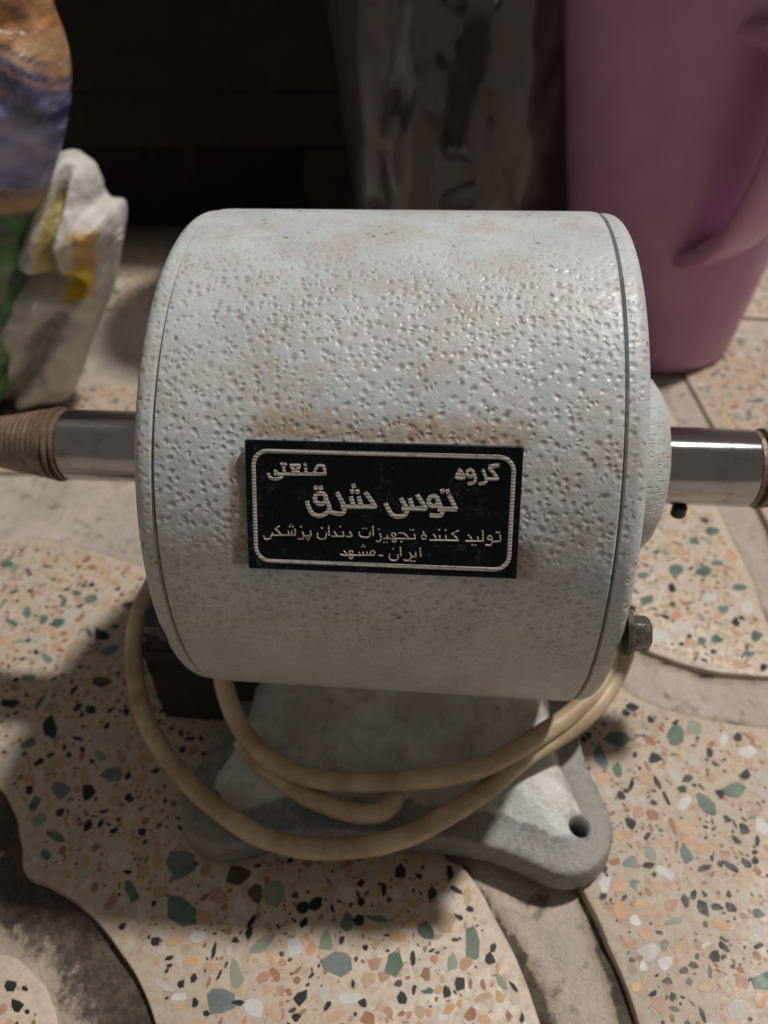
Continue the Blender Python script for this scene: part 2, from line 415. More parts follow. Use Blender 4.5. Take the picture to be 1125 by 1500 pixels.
fl = mesh_obj('floor_bed', [(p[0], p[1], -.046+h) for p, h in zip(G, hz)], [(i*ny_+j, (i+1)*ny_+j, (i+1)*ny_+j+1, i*ny_+j+1) for i in range(len(xs)-1) for j in range(ny_-1)], M['cement'])
FLOOR.data = fl.data; bpy.data.objects.remove(fl); FLOOR.data.name = 'floor'
at = FLOOR.data.attributes.new('grime', 'FLOAT', 'POINT'); at.data.foreach_set('value', np.clip(gr, 0, 1).astype(np.float32))

rng = np.random.default_rng(11)
chips = []          # (panel, polygon, colour, centre, radius)
grid = {}
def free(c, r, slack=0.93):
    gx, gy = int(c[0]//.3), int(c[1]//.3)
    for i in range(gx-1, gx+2):
        for j in range(gy-1, gy+2):
            for (q, s) in grid.get((i, j), ()):
                if (q[0]-c[0])**2+(q[1]-c[1])**2 < (slack*(r+s))**2: return False
    return True
def put(c, r): grid.setdefault((int(c[0]//.3), int(c[1]//.3)), []).append((c, r))
def shape(w, h, ang, k):
    a0 = np.sort((np.arange(k)+rng.uniform(-.32, .32, k))*2*np.pi/k)
    rr = rng.uniform(.62, 1.18, k)
    p = np.stack([w/2*rr*np.cos(a0), h/2*rr*np.sin(a0)], -1)
    c, s = math.cos(ang), math.sin(ang)
    return p @ np.array([[c, s], [-s, c]])
def panel_of(c):
    for nm, ol in outlines.items():
        if pip(np.array([c]), ol)[0]: return nm
# chips copied one by one from where they lie in the floor (photo pixel, width, height, turn)
HAND = [(265, 1338, 40, 58, -30, 'green'), (258, 1322, 26, 26, 0, 'green'), (500, 1413, 56, 46, 15, 'slate'), (578, 1410, 34, 50, 0, 'green'), (694, 1382, 27, 66, -3, 'green'), (625, 1362, 26, 34, -25, 'green'),
 (553, 1346, 38, 14, 10, 'green'), (510, 1352, 26, 34, 10, 'green'), (477, 1380, 25, 36, 15, 'pale'), (323, 1466, 52, 44, -20, 'slate'), (345, 1425, 26, 48, -12, 'pale'), (385, 1384, 44, 20, -32, 'pale'),
 (663, 1410, 18, 32, 5, 'pale'), (628, 1452, 22, 11, 0, 'green'), (735, 1440, 16, 28, -35, 'pale'), (265, 1266, 40, 50, 5, 'slate'), (350, 1280, 42, 30, -25, 'dark'), (375, 1310, 24, 36, 0, 'dark'), (193, 1303, 18, 32, -25, 'green'),
 (590, 1462, 18, 28, 0, 'black'), (604, 1404, 12, 30, -10, 'black'), (654, 1453, 18, 24, 0, 'black'), (673, 1440, 20, 24, 0, 'black'), (723, 1389, 12, 18, 0, 'black'), (500, 1378, 12, 18, 0, 'black'), (535, 1388, 12, 16, 0, 'black'),
 (446, 1352, 22, 12, -50, 'black'), (444, 1330, 22, 22, 0, 'black'), (587, 1278, 20, 26, -20, 'black'), (532, 1470, 16, 16, 0, 'black'), (480, 1474, 22, 10, -55, 'black'), (434, 1490, 15, 15, 0, 'black'), (660, 1278, 12, 22, -20, 'black'), (668, 1303, 24, 9, 30, 'black'),
 (284, 1433, 13, 18, 0, 'black'), (265, 1441, 13, 15, 0, 'black'), (313, 1393, 8, 26, 12, 'black'), (365, 1367, 11, 20, 15, 'black'), (345, 1378, 12, 12, 0, 'black'), (286, 1469, 12, 18, 0, 'black'),
 (603, 1352, 28, 24, -20, 'orange'), (583, 1372, 34, 22, 0, 'orange'), (538, 1358, 16, 20, 0, 'orange'), (549, 1382, 15, 22, 0, 'tan'), (636, 1405, 18, 20, 0, 'pink'), (400, 1408, 34, 10, 55, 'orange'), (540, 1435, 26, 26, 0, 'tan'),
 (657, 1478, 24, 16, -35, 'orange'), (616, 1480, 18, 22, 0, 'tan'), (732, 1460, 14, 26, -20, 'orange'), (708, 1492, 20, 20, 0, 'orange'), (570, 1482, 18, 24, 0, 'pink'), (315, 1418, 20, 14, 20, 'orange'), (490, 1490, 24, 18, -30, 'orange'), (396, 1480, 22, 18, 0, 'tan'), (265, 1476, 14, 12, 0, 'orange'), (222, 1345, 11, 14, 0, 'orange'), (394, 1402, 10, 20, 0, 'orange'),
 (432, 1388, 24, 34, -5, 'white'), (651, 1317, 26, 28, -30, 'white'), (290, 1372, 34, 20, -15, 'white'), (343, 1350, 17, 24, 0, 'white'), (262, 1461, 24, 16, 0, 'white'), (370, 1475, 34, 34, 0, 'white'), (513, 1462, 38, 22, 0, 'white'), (460, 1280, 26, 40, 0, 'grey'),
 (85, 912, 34, 16, -15, 'green'), (40, 898, 16, 22, 10, 'green'), (133, 878, 28, 14, -15, 'green'), (112, 868, 18, 10, 0, 'green'), (93, 882, 10, 18, 20, 'green'), (10, 826, 26, 13, 0, 'green'), (150, 1000, 30, 24, 0, 'dark'), (165, 1135, 34, 26, 0, 'slate'), (90, 1158, 34, 26, 10, 'slate'), (72, 1065, 32, 36, 0, 'black'), (133, 1040, 22, 18, 0, 'black'), (148, 930, 26, 18, 0, 'black'), (185, 886, 26, 12, 0, 'dark'), (185, 1042, 14, 16, 0, 'black'), (43, 1158, 15, 20, 20, 'black'), (130, 1162, 24, 28, 0, 'black'), (190, 1170, 16, 16, 0, 'black'), (15, 1030, 34, 14, 0, 'black'), (208, 1218, 18, 14, 0, 'black'),
 (990, 1077, 25, 30, 0, 'green'), (1035, 1178, 22, 42, -28, 'green'), (878, 1108, 22, 42, -25, 'slate'), (923, 1264, 26, 20, 0, 'slate'), (952, 1250, 16, 30, -30, 'pale'), (1005, 1252, 18, 32, -20, 'slate'), (985, 1350, 30, 12, -15, 'pale'), (974, 1384, 12, 24, 5, 'slate'), (1110, 1338, 22, 16, 15, 'slate'),
 (960, 1110, 22, 20, 0, 'black'), (925, 1150, 9, 26, 10, 'black'), (963, 1145, 10, 26, -25, 'black'), (975, 1168, 9, 24, -25, 'black'), (910, 1165, 16, 16, 0, 'black'), (1008, 1140, 22, 14, 0, 'dark'), (1092, 1135, 20, 18, 0, 'black'), (1055, 1163, 16, 22, -25, 'black'), (1090, 1215, 18, 24, -30, 'black'), (1110, 1232, 12, 20, 0, 'black'), (1106, 1260, 12, 20, 0, 'black'), (1048, 1120, 20, 10, 30, 'dark'), (1080, 1080, 14, 18, -30, 'black'), (1040, 1102, 14, 16, -20, 'black'), (927, 1035, 24, 14, 15, 'black'), (925, 1205, 18, 26, -30, 'black'), (1048, 1400, 20, 22, 0, 'black'), (1062, 1388, 12, 28, -40, 'black'), (1004, 1320, 13, 26, -10, 'black'), (1050, 1328, 22, 11, 5, 'black'), (1002, 1421, 18, 14, 0, 'dark'), (957, 1455, 16, 12, -20, 'black'), (985, 1459, 12, 16, 20, 'black'), (988, 1478, 20, 11, 20, 'dark'), (928, 1294, 11, 20, 0, 'slate'), (1067, 1310, 10, 16, 0, 'black'), (1040, 1423, 8, 22, 0, 'dark'), (927, 1406, 14, 10, 30, 'black'),
 (908, 1335, 26, 34, 0, 'orange'), (906, 1298, 20, 24, 0, 'orange'), (940, 1325, 22, 18, 0, 'tan'), (923, 1382, 32, 18, 35, 'pink'), (983, 1325, 26, 24, 0, 'pink'), (999, 1392, 20, 34, 10, 'tan'), (965, 1470, 24, 32, 10, 'pink'), (932, 1446, 14, 18, 0, 'orange'), (1090, 1290, 24, 32, 15, 'tan'), (1062, 1252, 18, 20, 0, 'pink'), (1028, 1243, 20, 16, 0, 'orange'), (945, 1140, 26, 20, 0, 'tan'), (935, 1190, 18, 20, 0, 'pink'), (1115, 1465, 26, 30, 0, 'orange'), (1030, 1445, 26, 24, 0, 'tan'), (908, 1225, 22, 18, 0, 'orange'), (880, 1138, 20, 20, 0, 'orange'),
 (885, 1295, 18, 36, 5, 'white'), (930, 1348, 20, 22, -20, 'white'), (975, 1410, 24, 24, 0, 'white'), (942, 1416, 14, 18, 0, 'white'), (1080, 1480, 34, 40, 0, 'grey'), (1115, 1210, 18, 30, -30, 'white'), (1095, 1100, 28, 22, 0, 'white'), (1060, 1085, 16, 22, 0, 'white'), (1112, 1365, 26, 34, 0, 'grey'),
 (948, 880, 28, 16, -10, 'green'), (1030, 836, 30, 15, 0, 'green'), (989, 836, 26, 26, 0, 'green'), (1108, 932, 24, 18, 20, 'green'), (1098, 957, 24, 10, 0, 'green'), (1028, 938, 18, 14, 0, 'green'), (1050, 936, 20, 16, 0, 'green'), (985, 862, 14, 20, 0, 'black'), (1078, 912, 12, 20, -15, 'black'), (985, 885, 12, 12, 0, 'dark'), (1032, 762, 18, 10, 25, 'dark'), (990, 902, 22, 14, 0, 'orange'), (1072, 815, 18, 22, 0, 'orange'), (1000, 918, 26, 18, 0, 'white'), (1040, 875, 20, 16, 0, 'white'), (1095, 890, 24, 20, 0, 'white'), (965, 930, 40, 22, 0, 'white'),
 (15, 1444, 20, 16, 0, 'black'), (24, 1473, 20, 22, 0, 'black'), (36, 1448, 10, 11, 0, 'black'), (40, 1482, 8, 8, 0, 'black')]
for (x, y, w, h, ang, col) in HAND:
    k = 8 if col in ('green', 'slate', 'white', 'pale') else 6
    rd = math.radians(ang)
    pp = [at_z(x+q[0], y-q[1], 0)[:2] for q in shape(w, h, -rd, k)]
    c = np.mean(pp, 0); r = max(np.linalg.norm(p-c) for p in pp)*.8
    nm = panel_of(c)
    if nm: chips.append((nm, np.array(pp), col, c, r)); put(c, r)
mix = [('green', .055, .13), ('slate', .05, .12), ('pale', .05, .11), ('white', .05, .10), ('orange', .04, .085), ('tan', .04, .09), ('pink', .035, .08), ('grey', .05, .10), ('black', .025, .065), ('black', .02, .05), ('dark', .02, .055)]
passes = [(['green', 'slate', 'pale', 'white', 'grey'], 22), (['orange', 'tan', 'tan', 'pink', 'grey', 'rust'], 110), (['black'], 70), (['black', 'dark', 'rust'], 130), (['tan', 'orange', 'pink', 'tan', 'grey', 'rust'], 220), (['dark', 'black', 'rust', 'dark', 'pink'], 420)]
size = {'green': (.075, .14), 'slate': (.07, .13), 'pale': (.07, .12), 'white': (.06, .11), 'grey': (.06, .11), 'orange': (.05, .09), 'tan': (.05, .09), 'pink': (.045, .08), 'rust': (.04, .075), 'black': (.04, .075), 'dark': (.035, .065)}
for pi_, (cols, dens) in enumerate(passes):
    for nm, ol in outlines.items():
        ins = inset(ol, .058); lo, hi = ins.min(0), ins.max(0)
        lo = np.maximum(lo, (-5, -2.6)); hi = np.minimum(hi, (4.5, 6.5))
        n = int(np.prod(np.maximum(hi-lo, 0))*dens*(.35 if nm == 'corner' else 1))
        if n <= 0: continue
        P = rng.uniform(lo, hi, (n, 2)); P = P[pip(P, ins)]
        for c in P:
            col = cols[rng.integers(len(cols))]
            s0, s1 = size[col]; f = (1, 1, .9, .62, .58, .36)[pi_]
            w = rng.uniform(s0, s1)*f*rng.choice((1, 1, 1.25)); asp = rng.uniform(.30, .95)
            r = w*.5*(.55+.45*asp)
            if not free(c, r, .84): continue
            sh = shape(w, w*asp, rng.uniform(0, 6.28), (5 if w < .035 else 6) if col in ('black', 'dark') else 7)
            chips.append((nm, sh+c, col, c, r)); put(c, r)
def hidden(x, y): return (215 < x < 930 and 320 < y < 1010) or (330 < x < 830 and 1000 < y < 1230)
def px_size(ch):
    x, y = to_px((ch[3][0], ch[3][1], 0))
    if not (-5 < x < 1130 and 430 < y < 1505) or hidden(x, y) or (830 < x < 1060 and y < 540): return 0
    q = np.array([to_px((p[0], p[1], 0)) for p in ch[1]]); d = q.max(0)-q.min(0)
    return d[0]*d[1]
order = sorted(range(len(chips)), key=lambda i: -px_size(chips[i]))
def chip_geo(P, c, z=0.0):
    n = len(P); top = c+(P-c)*.96
    V = [(p[0], p[1], .0016+z) for p in top]+[(p[0], p[1], .0004) for p in P]+[(p[0], p[1], -.015) for p in P]
    F = [tuple(range(n))]
    for k in range(2):
        for i in range(n):
            j = (i+1) % n; F.append((k*n+i, (k+1)*n+i, (k+1)*n+j, k*n+j))
    return V, F
for i in order[:296]:
    nm, P, col, c, r = chips[i]
    V, F = chip_geo(P, c, rng.uniform(-.0004, .0004))
    mesh_obj('stone_chip', V, F, CH[col], PAN[nm], smooth=False)
rest = {}
for i in order[296:]: rest.setdefault(chips[i][0], []).append(chips[i])
for nm, lst in rest.items():
    mb = MB()
    for (_, P, col, c, r) in lst:
        V, F = chip_geo(P, c, rng.uniform(-.0004, .0004)); mb.add(V, F, CK.index(col))
    mesh_obj('small_stone_chips', mb.v, mb.f, None, PAN[nm], smooth=False, kind='stuff', mats=[CH[k] for k in CK], fmat=mb.m)

# ------------------------------------------------------------------ the motor
MOTOR = thing('polishing_motor', 'grey hammered enamel bench polishing motor with black Persian nameplate and coiled cream flex', 'polishing motor', (0, 0, 0))
AXC = (0, 0, FL)
X1, X2, X0, X3 = -.785, .66, -.858, .741
h = MB()
prof = [(X1+.003, .955), (X1+.003, .990), (X1+.009, .998), (X1+.03, 1.0)]
prof += [(X1+.03+(X2-X1-.06)*i/24, 1.0) for i in range(1, 24)]
prof += [(X2-.03, 1.0), (X2-.009, .998), (X2-.003, .990), (X2-.003, .955)]
h.lathe(prof, 'x', 160, AXC)
h.build('drum_housing', M['drum'], MOTOR)
def end_cap(a, b, s):
    mb = MB(); w = abs(b-a)
    pr = [(a, .95), (a, .984), (a+s*.006, .993)]
    for k in range(9):
        t = k/8*math.pi/2; pr.append((b-s*.045+s*.045*math.sin(t), .993-.04+.04*math.cos(t) - .006*(k/8)))
    pr += [(b+s*.004, .90), (b+s*.004, .80), (b+s*.03, .60), (b+s*.055, .46)]
    mb.lathe(pr, 'x', 160, AXC)
    return mb
capL = end_cap(X1-.003, X0, -1).build('end_cap', M['cap'], MOTOR)
capR = end_cap(X2+.003, X3, 1).build('end_cap', M['cap'], MOTOR)
for s, a, cap, e in ((-1, X0-.05, capL, .14), (1, X3+.05, capR, .222)):
    mb = MB(); pr = [(a, .43), (a+s*.012, .428)]
    for k in range(1, 9):
        t = k/8; pr.append((a+s*(.012+(e-.012)*math.sin(t*math.pi/2)), .428-.20*(1-math.cos(t*math.pi/2))))
    pr += [(a+s*e, .19)]
    mb.lathe(pr, 'x', 72, AXC); mb.build('bearing_boss', M['cap'], cap)
def cap_bolt(x, y, z, s, cap, m=None):
    mb = MB()
    mb.lathe([(0, .078), (s*.012, .082), (s*.02, .078)], 'x', 24, (x, y, z))
    hexr = lambda t, r, a: r/max(math.cos(((a+.3) % (math.pi/3))-math.pi/6), .5)*.92
    mb.lathe([(s*.02, .054), (s*.024, .058), (s*.070, .058), (s*.082, .050), (s*.084, .03)], 'x', 36, (x, y, z), rf=hexr)
    return mb.build('cap_bolt', m or M['bolt'], cap)
for ang in (-2, 178):
    a = math.radians(ang)
    cap_bolt(X3+.012, -.925*math.cos(a), FL+.925*math.sin(a), 1, capR)
    b = a-math.radians(5); cap_bolt(X0+.018, -.915*math.cos(b), FL+.915*math.sin(b), -1, capL, M['black'])  # left bolts use black: the shade on them is put into the colour
# shafts and screw-threaded spindles
def shaft(x0, x1, r): 
    mb = MB(); s = 1 if x1 > x0 else -1
    mb.lathe([(x0, r), (x1-s*.012, r), (x1-s*.004, r-.004), (x1, r-.016)], 'x', 64, AXC); return mb
shR = shaft(X3+.1, 1.405, .165).build('shaft', M['steel'], MOTOR)
shL = shaft(X0-.1, -1.575, .160).build('shaft', M['steel'], MOTOR)
mb = MB(); mb.lathe([(0, .026), (-.008, .032), (-.05, .032), (-.056, .026)], 'z', 20, (1.14, -.09, FL-.142)); mb.build('set_screw', M['black'], shR)
def spindle(x0, s, r0, length):
    mb = MB(); pr = []
    n = 150
    for i in range(n+1):
        t = i/n*length
        r = r0-.005 if t < .02 else (r0-.022 if t < .035 else (r0+.004 if t < .05 else (r0-.018 if t < .062 else r0*(1-1.0*(t-.06)/.95))))
        pr.append((x0+s*t, max(r, .02)))
    def rf(t, r, a):
        d = abs(t-x0)
        if d < .065: return r
        ph = (d/.027 + s*a/(2*math.pi)) % 1
        return r - .0065*(1-abs(2*ph-1))**1.5 * min(1, (d-.065)/.05)
    mb.lathe(pr, 'x', 48, AXC, rf=rf); return mb
spindle(1.405, 1, .166, .30).build('threaded_spindle', M['thread'], MOTOR, ang=60)
spindle(-1.575, -1, .166, .90).build('threaded_spindle', M['thread'], MOTOR, ang=60)

# pedestal and cast base: sections swept from the saddle down to the foot plate
cx = -.05
def foot_outline(n=160):
    # quarter control points of the foot plate, mirrored: concave sides between four rounded feet
    q = [(.0, -1.04), (.30, -1.045), (.44, -1.06), (.55, -1.09), (.64, -1.125), (.72, -1.155), (.81, -1.155), (.90, -1.115), (.965, -1.04), (.995, -.94), (.985, -.84), (.95, -.74), (.915, -.62), (.895, -.45), (.885, -.2)]
    full = [(x, y) for x, y in q]+[(x, -y) for x, y in q[::-1]]
    full = full+[(-x, y) for x, y in full[::-1] if x > 0]
    P = np.array(spline(full, 10, True))
    seg = np.linalg.norm(np.roll(P, -1, 0)-P, axis=1); cu = np.concatenate([[0], np.cumsum(seg)]); P2 = np.vstack([P, P[:1]])
    t = np.linspace(0, cu[-1], n, endpoint=False)
    return np.stack([np.interp(t, cu, P2[:, 0]), np.interp(t, cu, P2[:, 1])], -1)
FO = foot_outline()
def rrect(ax, ay, p=5):
    # matched to the foot outline by direction
    th = np.arctan2(FO[:, 1], FO[:, 0])
    c, s = np.cos(th), np.sin(th)
    r = (np.abs(c/ax)**p+np.abs(s/ay)**p)**(-1/p)
    return np.stack([r*c, r*s], -1)
fo = lambda d: inset(FO, d)
secs = [(.78, rrect(.66, .46, 7)), (.62, rrect(.665, .475, 7)), (.50, rrect(.675, .50, 7)), (.42, rrect(.69, .53, 6)), (.36, rrect(.715, .585, 6)),
        (.32, rrect(.74, .65, 5)*.85+fo(.2)*.15), (.27, rrect(.77, .72, 5)*.55+fo(.18)*.45), (.225, rrect(.78, .74, 5)*.2+fo(.16)*.8), (.20, fo(.135)), (.184, fo(.09)), (.179, fo(.045)), (.175, fo(.016)), (.168, fo(.005)), (.156, fo(0)), (.05, fo(-.004)), (.02, fo(.004)), (.018, fo(.05))]
V = []; F = []; n = len(FO)
for z, P in secs: V += [(p[0]+cx, p[1], z) for p in P]
for k in range(len(secs)-1):
    for i in range(n):
        j = (i+1) % n; F.append((k*n+i, k*n+j, (k+1)*n+j, (k+1)*n+i))
F += [tuple(range(n)), tuple((len(secs)-1)*n+i for i in range(n-1, -1, -1))]
mb = MB(); mb.add(V, F); ped = mb.build('cast_base', M['base'], MOTOR, ang=50)
# bolt holes bored through the feet
for sx in (-1, 1):
    for sy in (-1, 1):
        hx, hy = cx+sx*.835, sy*.955
        cut = MB(); cut.lathe([(-.2, .047), (.2, .047)], 'z', 28, (hx, hy, .16)); co = cut.build('hole_cutter', M['black'], None)
        md = ped.modifiers.new('hole', 'BOOLEAN'); md.operation = 'DIFFERENCE'; md.object = co; md.solver = 'EXACT'
        bpy.context.view_layer.objects.active = ped
        bpy.context.view_layer.update()
        with bpy.context.temp_override(object=ped, active_object=ped): bpy.ops.object.modifier_apply(modifier='hole')
        bpy.data.objects.remove(co, do_unlink=True)
sa, sb = at_y(252, 1086, -.40), at_y(335, 1086, -.40)
mb = MB(); mb.box((sa[0], -.40, sa[2]), (-.69, .30, sa[2]+.80), b=.02); mb.build('dark_block', M['dark'], MOTOR)  # plain dark block against the left side of the pedestal

# nameplate, tilted flat against the drum
phi = math.radians(26.5)
pn = np.array([0, -math.cos(phi), math.sin(phi)]); pu = np.array([0, math.sin(phi), math.cos(phi)]); pxv = np.array([1., 0, 0])
PD = 1.012
def on_plate(px, py):
    r = _ray(px, py); o = np.array([0, 0, FL])
    t = (PD-(CAM-o) @ pn)/(r @ pn); X = CAM+r*t-o
    return X[0], X @ pu
def plate_pt(u, v, h): return pxv*u+pu*v+pn*(PD+h)+np.array([0, 0, FL])
cor = [on_plate(*p) for p in ((358, 644), (767, 655), (757, 848), (364, 833))]
pc = np.mean(cor, 0)
eu = np.array(cor[1])-np.array(cor[0])+np.array(cor[2])-np.array(cor[3]); wd = np.linalg.norm(eu)/2; eu /= np.linalg.norm(eu)
ev = np.array([-eu[1], eu[0]]); ht = abs(((np.array(cor[0])+cor[1]-np.array(cor[2])-cor[3])/2) @ ev)
def in_plate(a, b, h): q = pc+eu*a+ev*b; return plate_pt(q[0], q[1], h)
bm = bmesh.new()
mb = MB()
ring = []
def rr_pts(w, hh, r, k=6):
    out = []
    for (sx, sy, a0) in ((1, 1, 0), (-1, 1, 90), (-1, -1, 180), (1, -1, 270)):
        for i in range(k+1):
            a = math.radians(a0+90*i/k); out.append((sx*(w/2-r)+r*math.cos(a), sy*(hh/2-r)+r*math.sin(a)))
    return out
V = []; F = []
lv = [(-.016, wd, ht), (-.003, wd, ht), (0, wd-.006, ht-.006)]
for (hh, w, h2) in lv: V += [in_plate(a, b, hh) for a, b in rr_pts(w, h2, .004, 2)]
n = len(V)//3
for k in range(2):
    for i in range(n): j = (i+1) % n; F.append((k*n+i, k*n+j, (k+1)*n+j, (k+1)*n+i))
F += [tuple(range(n)), tuple(2*n+i for i in range(n))]
mb.add(V, F); PLATE = mb.build('nameplate', M['plate'], MOTOR, ang=30)
# engraved border
bw, bh, br, t = wd-.052, ht-.060, .045, .011
V = []; F = []
for (o, hgt) in ((t/2+.001, .0005), (t/2-.002, .0018), (-t/2+.002, .0018), (-t/2-.001, .0005)):
    V += [in_plate(a, b-.002, hgt) for a, b in rr_pts(bw+2*o, bh+2*o, br+o, 8)]
n = len(V)//4
for k in range(3):
    for i in range(n): j = (i+1) % n; F.append((k*n+i, k*n+j, (k+1)*n+j, (k+1)*n+i))
mb = MB(); mb.add(V, F); mb.build('engraved_border', M['letter'], PLATE, ang=30)
# lettering: pen strokes (zoom origin and scale, then points)
Z3 = (350, 635, 5.114); Z4 = (560, 640, 5.114); Z5 = (360, 735, 5.357); Z6 = (550, 735, 5.114)
def ring_pts(c, rx, ry, k=12, a0=0): return [(c[0]+rx*math.cos(a0+2*math.pi*i/k), c[1]+ry*math.sin(a0+2*math.pi*i/k)) for i in range(k+1)]
def dot(x, y, d=5): return [(x-d, y+d*.3), (x+d, y-d*.3)]
def bold(o, s): return [(o, q) for q in s]
LINES = [
 (5.0, bold(Z4, [[(872, 216), (835, 222), (800, 232)], [(800, 238), (826, 262), (850, 292), (862, 314)], [(862, 316), (775, 316)], [(752, 244), (768, 285), (778, 318), (768, 344), (728, 352)],
                 ring_pts((658, 272), 24, 26), [(684, 275), (696, 310), (686, 342), (646, 352)], [(572, 242), (596, 270), (612, 308), (562, 308), (556, 292), (578, 262), (586, 300)]])
      + bold(Z4, [[(800, 222), (838, 214), (872, 208)]])
      + bold(Z3, [[(648, 304), (268, 304)], [(646, 304), (640, 268), (630, 243), (588, 246), (562, 298)], [(500, 262), (502, 300)], dot(496, 234, 6),
                  [(388, 240), (450, 240), (444, 262), (398, 296)], [(388, 242), (404, 266), (446, 292)], [(334, 252), (342, 300)], dot(322, 228, 6), dot(348, 230, 6),
                  [(266, 280), (300, 306), (322, 318), (304, 336), (244, 338), (218, 302)]])),
 (7.0, bold(Z4, [[(500, 440), (526, 490), (550, 542)], [(552, 542), (420, 542)], dot(450, 406, 9), dot(490, 408, 9), ring_pts((382, 482), 36, 38), [(420, 486), (442, 536), (446, 575), (420, 592), (362, 588)],
                 [(262, 436), (296, 490), (324, 538)], [(326, 538), (150, 538)], [(206, 466), (228, 536)], [(140, 464), (172, 520), (184, 556), (160, 590), (98, 596), (58, 566), (24, 500)]])
      + bold(Z3, [[(948, 444), (990, 500), (1020, 550)], [(1024, 549), (770, 549)], [(896, 478), (918, 546)], [(838, 478), (860, 546)], dot(860, 394, 8), dot(850, 434, 8), dot(890, 436, 8),
                  [(736, 446), (770, 510), (790, 550), (784, 590), (752, 602), (690, 590)], ring_pts((610, 488), 42, 40), dot(576, 408, 9), dot(614, 408, 9),
                  [(650, 500), (676, 548), (664, 590), (606, 618), (550, 600), (522, 552), (510, 512)]])),
 (2.5, bold(Z6, [[(932, 248), (936, 292)], [(938, 294), (872, 300)], dot(908, 230, 4), dot(926, 230, 4), ring_pts((856, 272), 15, 15), [(870, 275), (872, 306), (856, 326), (824, 322)],
                 [(802, 214), (806, 290)], [(808, 294), (676, 294)], [(766, 262), (768, 294)], dot(726, 324, 4), dot(750, 326, 4), [(694, 248), (714, 270), (720, 292)],
                 [(622, 216), (572, 240)], [(572, 240), (604, 268), (618, 288)], [(620, 290), (406, 288)], [(526, 252), (528, 288)], dot(526, 212, 4), [(480, 252), (482, 288)], dot(478, 210, 4), [(432, 242), (450, 268), (448, 288)],
                 ring_pts((362, 264), 17, 16), [(366, 248), (356, 222)],
                 [(290, 242), (296, 276)], [(298, 278), (60, 276)], dot(262, 212, 4), dot(284, 212, 4), [(172, 236), (214, 238), (248, 276)], dot(194, 300, 4), ring_pts((136, 248), 15, 14), ring_pts((140, 290), 13, 12),
                 [(88, 250), (88, 276)], dot(64, 304, 4), dot(86, 304, 4), [(32, 240), (42, 272), (28, 298), (6, 296)], dot(26, 206, 4)])
      + bold(Z5, [[(996, 192), (1000, 266)], [(890, 236), (892, 264), (926, 280), (966, 274), (976, 236)], dot(920, 210, 4), dot(946, 210, 4),
                  [(814, 236), (832, 262), (818, 274), (790, 272)], [(762, 236), (768, 270)], [(770, 272), (676, 272)], dot(742, 196, 4), [(694, 236), (712, 264)], [(650, 190), (654, 264)],
                  [(566, 242), (562, 276), (592, 295), (626, 284), (632, 244)], dot(598, 206, 4),
                  [(506, 230), (512, 266)], [(514, 268), (450, 268)], dot(480, 286, 3), dot(500, 286, 3), dot(490, 300, 3), [(442, 236), (456, 268), (444, 292), (410, 290)], dot(434, 196, 4),
                  [(386, 214), (388, 260)], [(390, 262), (202, 262)], [(360, 230), (362, 262)], [(334, 230), (336, 262)], dot(346, 194, 3), dot(370, 196, 3), dot(358, 180, 3),
                  [(264, 190), (232, 214)], [(232, 214), (262, 240), (276, 260)], [(212, 244), (198, 268), (192, 288), (156, 295), (140, 268)]])),
 (2.4, bold(Z6, [[(334, 346), (338, 410)], [(300, 378), (302, 412)], [(304, 412), (264, 412)], dot(270, 446, 3), dot(292, 446, 3), [(254, 380), (268, 412), (246, 440), (212, 436)], [(186, 340), (190, 406)],
                 [(106, 392), (104, 424), (132, 440), (164, 430), (168, 396)], dot(132, 352, 4), [(24, 402), (56, 404)]])
      + bold(Z5, [ring_pts((994, 402), 17, 16), [(1010, 418), (770, 420)], [(950, 394), (952, 420)], [(920, 396), (922, 420)], [(890, 396), (892, 420)], dot(912, 352, 3), dot(934, 354, 3), dot(922, 338, 3),
                  ring_pts((826, 398), 14, 14), ring_pts((826, 434), 12, 12), [(770, 386), (790, 410), (776, 420), (744, 412)]])),
]
PXU = wd/401.0
k_ = 0
for wpx, strokes in LINES:
    mb = MB()
    for (o, s) in strokes:
        P = [np.array(on_plate(o[0]+x/o[2], o[1]+y/o[2])) for x, y in s]
        if len(P) > 2: P = spline(P, 5)
        P = np.array(P); w = wpx*PXU*.5; V = []; F = []
        if len(P) == 2: P = np.array([P[0]+(P[1]-P[0])*i/3 for i in range(4)])
        hgt = .0014+.0002*(k_ % 7); k_ += 1
        prof = [(-1.0, -.001), (-.85, hgt*.7), (-.35, hgt), (.35, hgt), (.85, hgt*.7), (1.0, -.001)]
        for i in range(len(P)):
            t = P[min(i+1, len(P)-1)]-P[max(i-1, 0)]; t = t/(np.linalg.norm(t)+1e-9); nn = np.array([-t[1], t[0]])
            p = P[i]+(t*(w*.35 if i == len(P)-1 else -w*.35 if i == 0 else 0))
            for (a, hh) in prof: q = p+nn*a*w; V.append(plate_pt(q[0], q[1], hh))
        m6 = len(prof)
        for i in range(len(P)-1):
            for k in range(m6-1): F.append((i*m6+k, i*m6+k+1, (i+1)*m6+k+1, (i+1)*m6+k))
        F += [tuple(range(m6)), tuple((len(P)-1)*m6+k for k in range(m6))]
        mb.add(V, F)
    mb.build('lettering', M['letter'], PLATE, ang=45, kind='stuff')

